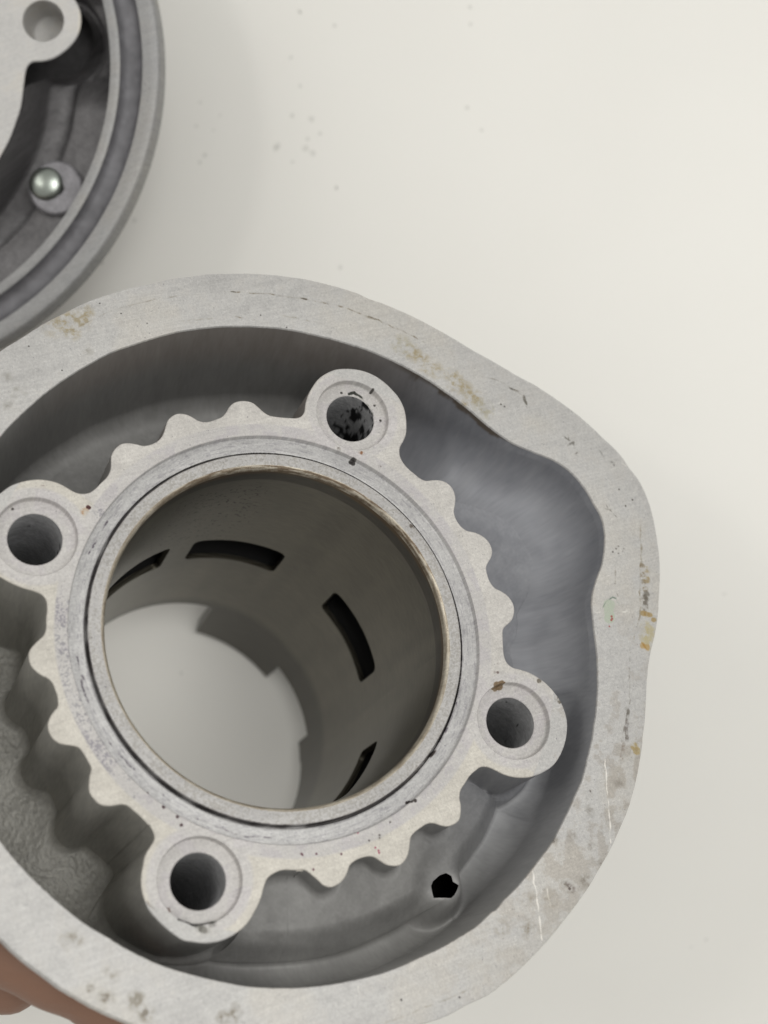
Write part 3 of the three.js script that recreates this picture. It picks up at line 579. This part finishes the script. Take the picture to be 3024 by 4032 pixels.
    const rim = 1 - sstep(1.5, 6, -h), st = 0.85 * (1 - sstep(0.9, 1.7, -h + 3.2 * n + 2 * f)) * sstep(40, 47, a) * (1 - sstep(66, 72, a)); R = lerp(R, 0.09, st); G = lerp(G, 0.065, st); B = lerp(B, 0.04, st);
    return [R, G, B];
  };
  // cuts the water hole out of the floor: triangles round it are split finely and those inside are dropped
  const cutWell = (g0) => {
    const g = g0.toNonIndexed(), names = ['position', 'normal', 'uv', 'color'], A = names.map((n) => g.attributes[n]), out = names.map(() => []);
    const emit = (t, depth) => {
      const X = (t[0][0][0] + t[1][0][0] + t[2][0][0]) / 3 / MM, Y = -(t[0][0][2] + t[1][0][2] + t[2][0][2]) / 3 / MM, w = X > 30 && X < 46 && Y < -36 && Y > -50 ? inWell(X, Y) : -9;
      if (depth > 0 && w > -1.2) {
        const mid = (p, q) => p.map((v, k) => v.map((x, m) => (x + q[k][m]) / 2)), ab = mid(t[0], t[1]), bc = mid(t[1], t[2]), ca = mid(t[2], t[0]);
        for (const q of [[t[0], ab, ca], [ab, t[1], bc], [ca, bc, t[2]], [ab, bc, ca]]) emit(q, depth - 1);
      } else if (w < 0) for (const v of t) v.forEach((x, k) => out[k].push(...x));
    };
    for (let i = 0; i < A[0].count; i += 3) emit([0, 1, 2].map((k) => A.map((a) => Array.from({ length: a.itemSize }, (_, m) => a.getComponent(i + k, m)))), 3);
    const r = new THREE.BufferGeometry(); names.forEach((n, k) => r.setAttribute(n, new THREE.Float32BufferAttribute(out[k], A[k].itemSize))); return r;
  };
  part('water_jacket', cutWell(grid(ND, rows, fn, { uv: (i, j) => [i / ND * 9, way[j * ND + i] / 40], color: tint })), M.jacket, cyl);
}
{ // liner tube with transfer ports cut through
  const N = 360, bot = (d) => { d = ((d % 360) + 360) % 360; if (d > 8.6 && d < 42) return -100.4; if (d >= 42 && d <= 80.6) return -111.6; if (d > 80.6 && d < 200) return -90.2; if (d >= 200 && d <= 312) return -90.2; if (d > 312) return lerp(-104, -108.6, clamp((d - 330) / 38, 0, 1)); return -108.6; };
  const cols = []; for (let i = 0; i < N; i++) { const d = i * 360 / N; cols.push(d); } for (const e of [8.6, 42, 80.6, 312]) cols.push(e - 0.03, e + 0.03); cols.sort((a, b) => a - b);
  const C = cols.length, ri = 33.2, ro = 34.4, p = [], u = [], idx = [], hs = [0, 0.08, 0.2, 0.34, 0.44, 0.56, 0.7, 0.85, 1];
  const pt = (r, d, h) => { const v = P3(r * Math.cos(d * Math.PI / 180), r * Math.sin(d * Math.PI / 180), h); p.push(v.x, v.y, v.z); u.push(d / 360, 1 + h / 112); };
  for (let i = 0; i <= C; i++) { const d = i === C ? 360 + cols[0] : cols[i], b = bot(d); for (const t of hs) pt(ri, d, lerp(-2, b, t)); pt(ri + 0.25, d, b - 0.15); pt(36.3, d, b - 0.15); for (const t of [...hs].reverse()) { const h = lerp(-2, b, t); pt(h < -64 ? 36.6 : ro, d, h); } }
  const K = hs.length * 2 + 2;
  for (let i = 0; i < C; i++) for (let j = 0; j < K; j++) { const a = i * K + j, b = i * K + (j + 1) % K, d = a + K, e = b + K; idx.push(a, d, b, b, d, e); }
  let g = new THREE.BufferGeometry(); g.setAttribute('position', new THREE.Float32BufferAttribute(p, 3)); g.setAttribute('uv', new THREE.Float32BufferAttribute(u, 2)); g.setIndex(idx);
  g = creased(g, 0.7);
  const ports = [[115.5, 147, -43, -56.5, 1.6], [69.6, 106, -42.9, -55.3, 2], [11.5, 46.2, -42.9, -55.1, 2], [-42, -17.6, -38.5, -51, 2], [-96, -60, -36, -60, 5]];
  const ev = new Evaluator(); ev.useGroups = false; let solid = new Brush(g, M.bore); solid.updateMatrixWorld();
  const ducts = [];
  for (const [a0, a1, h0, h1, cr] of ports) {
    const am = (a0 + a1) / 2 * Math.PI / 180, w = 2 * 33.2 * Math.sin((a1 - a0) / 2 * Math.PI / 180), hgt = h0 - h1, s = new THREE.Shape(), x = w / 2, y = hgt / 2;
    s.moveTo(-x + cr, -y); s.lineTo(x - cr, -y); s.quadraticCurveTo(x, -y, x, -y + cr); s.lineTo(x, y - cr); s.quadraticCurveTo(x, y, x - cr, y); s.lineTo(-x + cr, y); s.quadraticCurveTo(-x, y, -x, y - cr); s.lineTo(-x, -y + cr); s.quadraticCurveTo(-x, -y, -x + cr, -y);
    const e = new THREE.ExtrudeGeometry(s, { depth: 18, bevelEnabled: false, curveSegments: 8 });
    const place = (geo) => { geo.scale(MM, MM, MM); geo.applyMatrix4(new THREE.Matrix4().makeBasis(new THREE.Vector3(-Math.sin(am), 0, -Math.cos(am)), new THREE.Vector3(0, 1, 0), new THREE.Vector3(Math.cos(am), 0, -Math.sin(am)))); geo.translate(0, ((h0 + h1) / 2 + TABLE) * MM, 0); return geo; };
    e.translate(0, 0, 24); place(e);
    const cut = new Brush(e, M.bore); cut.updateMatrixWorld();
    solid = ev.evaluate(solid, cut, SUBTRACTION);
    // passage behind the port: a closed pocket in the casting
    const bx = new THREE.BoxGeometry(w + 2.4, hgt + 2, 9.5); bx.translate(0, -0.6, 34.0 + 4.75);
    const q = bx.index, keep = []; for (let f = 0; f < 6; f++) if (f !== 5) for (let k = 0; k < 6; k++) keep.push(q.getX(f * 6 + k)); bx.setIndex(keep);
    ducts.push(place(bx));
  }
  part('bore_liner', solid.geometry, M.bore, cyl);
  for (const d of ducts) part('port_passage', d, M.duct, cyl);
}

// ---------- the cylinder head ----------
const head = thing('cylinder_head', 'grey engine cylinder head lying face up in the upper left corner', 'cylinder head');
{
  head.position.set(-0.12775, 0, -0.105);
  const HX = 0, HY = 0, HH = 43.4 - TABLE, N = 720, dg = (i) => i / N * 360 - 180, cs = (i) => [Math.cos(dg(i) * Math.PI / 180), Math.sin(dg(i) * Math.PI / 180)];
  const rin = () => 63.4, gi = () => 65.8, go = () => 71, ro = () => 75.2;
  const rows = [[rin, -0.1, -1], [rin, 0, -0.15], [rin, 0.25, 0], [gi, -0.35, 0], [gi, -0.05, -0.2], [gi, 0.2, -0.9], [gi, 0.7, -1.6], [gi, 1.5, -2.05], [gi, 2.6, -2.2], [go, -1.7, -2.05], [go, -0.8, -1.6], [go, -0.3, -0.9], [go, -0.05, -0.2], [go, 0.3, 0], [ro, -0.9, -0.05], [ro, -0.2, -0.35], [ro, 0.1, -1.0], [ro, 0.6, -4.5], [ro, -0.6, -6], [ro, -1, -8]];
  const at = (i, r, h) => { const [c, s] = cs(i), w = 0.02 * (fbm(dg(i) * 0.2, 2, 2) - 0.5); return [HX + (r + w) * c, HY + (r + w) * s, HH + h]; };
  const band = (name, q, m) => part(name, grid(N, q.length, (i, j) => at(i, q[j][0](dg(i)) + q[j][1], q[j][2]), { crease: 0.75, uv: (i, j, X, Y, h) => m === M.headCast ? castUV(X, Y, h) : [X / 200 + 0.87, Y / 200 + 0.32] }), m, head);
  band('inner_sealing_rim', rows.slice(0, 5), M.headRim); band('seal_groove', rows.slice(4, 13), M.headGroove); band('outer_sealing_rim', rows.slice(12), M.headRim);
  const low = [[ro, -1, -8], [ro, -6, -18], [ro, -20, -28], [ro, -46, -34], [ro, -50, -43.4], [ro, -74, -43.4]];
  part('outer_casting', grid(N, low.length, (i, j) => at(i, Math.max(2, low[j][0](dg(i)) + low[j][1]), low[j][2]), { crease: 0.6, uv: (i, j, X, Y, h) => castUV(X, Y, h) }), M.headCast, head);
  // squish face with its bolt bosses
  const pts = []; for (let k = HEAD_DECK.length / 2 - 1; k >= 0; k--) pts.push(HEAD_DECK[2 * k], HEAD_DECK[2 * k + 1]);
  pts.push(52.4, 18.3, 49.3, 19.7, 45.5, 19.6, 42, 19.4, 40, 22);
  for (let a = 36; a < 324; a += 6) { const b = Math.min(...[102, 192, 282].map((q) => Math.abs(a - q))), r = 44 + 12.4 * (1 - sstep(4, 13, b)); pts.push(r * Math.cos(a * Math.PI / 180), r * Math.sin(a * Math.PI / 180)); }
  const L = loop(pts, N).map(([x, y]) => [HX + x, HY + y]), rr = [[0.35, 0], [0.12, -0.08], [0, -0.4]], rg = rr.map(([d]) => inset(L, d)), hb = [HX + 47.7, HY + 10.4];
  const uvh = (g) => { const p = g.attributes.position, u = []; for (let i = 0; i < p.count; i++) u.push(p.getX(i) * 1000 / 90 + 0.6, -p.getZ(i) * 1000 / 90 + 0.4); g.setAttribute('uv', new THREE.Float32BufferAttribute(u, 2)); return g; };
  part('squish_face', uvh(join(face(rg[0], [circle(4.95, ...hb, 72), circle(30, HX, HY)], HH), grid(N, 3, (i, j) => [...rg[j][i], HH + rr[j][1]]))), M.headFace, head);
  part('combustion_chamber', lathe([[30, HH], [29, HH - 1], [24, HH - 8], [14, HH - 13], [6.5, HH - 14], [6.5, HH - 30], [0.1, HH - 30]], HX, HY, 120, { uv: (i, j, X, Y, h) => castUV(X, Y, h) }), M.headCast, head);
  part('bolt_hole', lathe([[4.95, HH], [4.78, HH - 0.25], [4.75, HH - 9], [4.2, HH - 10], [0.05, HH - 10.4]], ...hb, 72, { uv: (i, j, X, Y, h) => [X / 24, Y / 24 + h / 30] }), M.headFace, head);
  // coolant channel
  const K = 56, fn = (i, j) => {
    const P = L[i], a = Math.atan2(P[1] - HY, P[0] - HX) * 180 / Math.PI, r = rin(a), Q = [HX + r * Math.cos(a * Math.PI / 180), HY + r * Math.sin(a * Math.PI / 180)], W = Math.hypot(Q[0] - P[0], Q[1] - P[1]);
    const t = j / (K - 1); let x, h;
    if (t < 0.25) { x = 0.01 + 0.06 * (t / 0.25); h = lerp(-0.4, -19, t / 0.25); }
    else if (t < 0.45) { const s = (t - 0.25) / 0.2; x = lerp(0.07, 0.38, s); h = -19 - 2.2 * Math.sin(s * Math.PI * 0.6); }
    else if (t < 0.58) { const s = (t - 0.45) / 0.13; x = lerp(0.38, 0.5, s); h = lerp(-21, -12, sstep(0, 1, s)); }
    else if (t < 0.85) { const s = (t - 0.58) / 0.27; x = lerp(0.5, 0.93, s); h = lerp(-12, -9.5, s); }
    else { const s = (t - 0.85) / 0.15; x = lerp(0.93, 1, Math.sqrt(s)); h = lerp(-9.5, -1, s); }
    const bs = sstep(-8, 3, a) * (1 - sstep(18, 28, a)); h = lerp(h, Math.min(h, t > 0.9 ? h : -19), bs * sstep(1, 0.9, t) * 0.85);
    return [P[0] + (Q[0] - P[0]) * x, P[1] + (Q[1] - P[1]) * x, HH + h + (t > 0.05 && t < 0.97 ? (fbm(P[0] * 0.2 + t * 3, P[1] * 0.2, 2) - 0.5) * 0.8 : 0)];
  };
  part('coolant_channel', grid(N, K, fn, { uv: (i, j, X, Y, h) => castUV(X, Y, h) }), M.headCast, head);
  // flat pad with a bright steel ball plug
  const bx = HX + 46.6, by = HY - 26.2, padH = HH - 8.2;
  const pad = part('plug_pad', lathe([[6.7, padH - 5], [6.5, padH - 0.4], [6.0, padH], [2.0, padH], [1.8, padH - 1]], bx + 2.3, by - 0.9, 60, { uv: (i, j, X, Y, h) => castUV(X, Y, h) }), M.headPad, head);
  part('ball_plug', lathe(Array.from({ length: 14 }, (_, k) => { const t = k / 13 * Math.PI / 2; return [Math.max(0.02, 4.1 * Math.cos(t)), padH - 0.2 + 1.7 * Math.sin(t)]; }).concat([[0.02, padH + 1.5]]), bx, by, 60, { crease: 1.2 }), M.steel, pad);
}

// ---------- the hand steadying the cylinder ----------
{
  const bones = [];   // [ax, ay, ah, ra, bx, by, bh, rb]
  const chain = (pts) => { for (let i = 0; i + 1 < pts.length; i++) bones.push([...pts[i], ...pts[i + 1]]); };
  const pol = (r, d, h, q) => [r * Math.cos(d * Math.PI / 180), r * Math.sin(d * Math.PI / 180), h, q];
  chain([[-104, -24, -36, 11.5], pol(86, -150, -24, 9), pol(73.2, -131, -20, 7.6), pol(70.2, -120, -20, 6.7), pol(69.6, -110, -22, 7.0), pol(69.5, -97, -25, 6.4)]);          // index
  chain([[-106, -18, -56, 11.5], pol(90, -151, -46, 9.2), pol(80, -134, -44, 8.2), pol(73.2, -124.5, -43, 7.2)]);                                     // middle
  chain([[-106, -10, -74, 11], pol(88, -158, -66, 8.8), pol(74, -141, -63, 7.8), pol(63.5, -122, -62, 7), pol(62, -108, -62, 6.2)]);                // ring
  chain([[-104, 0, -88, 10], pol(86, -166, -83, 7.8), pol(73, -152, -82, 6.8), pol(64, -138, -80, 6.3), pol(60, -126, -78, 5.6)]);                 // little
  chain([[-118, 6, -52, 14], pol(92, 172, -38, 11), pol(79, 158, -30, 9.6), pol(75, 145, -27, 8.2)]);                                                // thumb
  chain([[-104, -22, -42, 13], [-134, -14, -56, 16]]); chain([[-106, -16, -60, 13], [-134, -10, -64, 16]]); chain([[-106, -8, -74, 12.5], [-134, -4, -70, 15]]); chain([[-104, 0, -86, 11], [-132, 2, -76, 14]]);
  chain([[-134, -6, -64, 18], [-168, -10, -64, 21], [-215, -16, -62, 25], [-270, -24, -60, 31]]);                                                    // wrist, forearm
  const C = [-132, -22, -56], S = 140, n = 168;
  const mc = new MarchingCubes(n, new THREE.MeshStandardMaterial(), false, false, 300000); mc.isolation = 0;
  const sd = (x, y, h) => {
    let d = 1e3;
    for (const [ax, ay, ah, ra, bx, by, bh, rb] of bones) {
      const vx = bx - ax, vy = by - ay, vh = bh - ah, t = clamp(((x - ax) * vx + (y - ay) * vy + (h - ah) * vh) / (vx * vx + vy * vy + vh * vh), 0, 1);
      const e = Math.hypot(x - ax - t * vx, y - ay - t * vy, h - ah - t * vh) - lerp(ra, rb, t), k = 2.6, m = Math.max(k - Math.abs(d - e), 0) / k;
      d = Math.min(d, e) - m * m * k * 0.25;
    }
    return d;
  };
  for (let z = 0; z < n; z++) for (let y = 0; y < n; y++) for (let x = 0; x < n; x++) {
    const hf = n / 2, X = (x - hf) / hf * S + C[0], Y = (y - hf) / hf * S + C[1], h = (z - hf) / hf * S + C[2];
    mc.field[x + y * n + z * n * n] = -Math.max(sd(X, Y, h), -258 - X > 0 ? -258 - X : -1e3);
  }
  mc.update();
  const g0 = new THREE.BufferGeometry(), ps = mc.positionArray.slice(0, mc.count * 3), uv = [];
  for (let i = 0; i < ps.length; i += 3) { const X = ps[i] * S + C[0], Y = ps[i + 1] * S + C[1], h = ps[i + 2] * S + C[2], v = P3(X, Y, h); ps[i] = v.x; ps[i + 1] = v.y; ps[i + 2] = v.z; uv.push((X + 0.6 * h) / 30, (Y + 0.7 * h) / 30); }
  g0.setAttribute('position', new THREE.BufferAttribute(ps, 3)); 
  let g = mergeVertices(g0, 1e-6); g.computeVertexNormals();
  const pp = g.attributes.position, u2 = []; for (let i = 0; i < pp.count; i++) { const X = pp.getX(i) * 1000, h = pp.getY(i) * 1000, Y = -pp.getZ(i) * 1000; u2.push((X + 0.6 * h) / 30, (Y + 0.7 * h) / 30); }
  g.setAttribute('uv', new THREE.Float32BufferAttribute(u2, 2));
  const hand = part('hand', g, new THREE.MeshPhysicalMaterial({ color: 0x7f5f4d, bumpMap: castBump, bumpScale: 0.00006, roughness: 0.55, side: THREE.DoubleSide }), scene);
  tipped(hand);
  hand.userData = { label: 'bare brown hand gripping the engine cylinder below its flange at lower left', category: 'hand' };
}

// ---------- ceiling lamp and two added light panels, outside the picture ----------
for (const [d, dist, side, power, c, label] of LAMPS) {
  const aim = new THREE.Vector3(0, 0.05, 0), v = new THREE.Vector3(d[0], d[2], -d[1]).normalize().multiplyScalar(dist).add(aim);
  const o = thing('ceiling_or_added_lamp', label, 'lamp', 'ceiling lamps'); o.position.copy(v); o.lookAt(aim);
  const housing = new THREE.BoxGeometry(side + 0.03, side + 0.03, 0.03); housing.translate(0, 0, -0.02);
  part('housing', housing, std({ color: 0xdedbd4, roughness: 0.5 }), o);
  part('diffuser', new THREE.PlaneGeometry(side, side), new THREE.MeshStandardMaterial({ color: 0xffffff, emissive: new THREE.Color().setRGB(...c), emissiveIntensity: 0.8 }), o);
  const l = new THREE.RectAreaLight(new THREE.Color().setRGB(...c), power, side, side); l.name = 'lamp_light'; l.position.set(0, 0, 0.004);
  l.rotation.set(0, Math.PI, 0); o.add(l);
}
renderer.render(scene, camera);
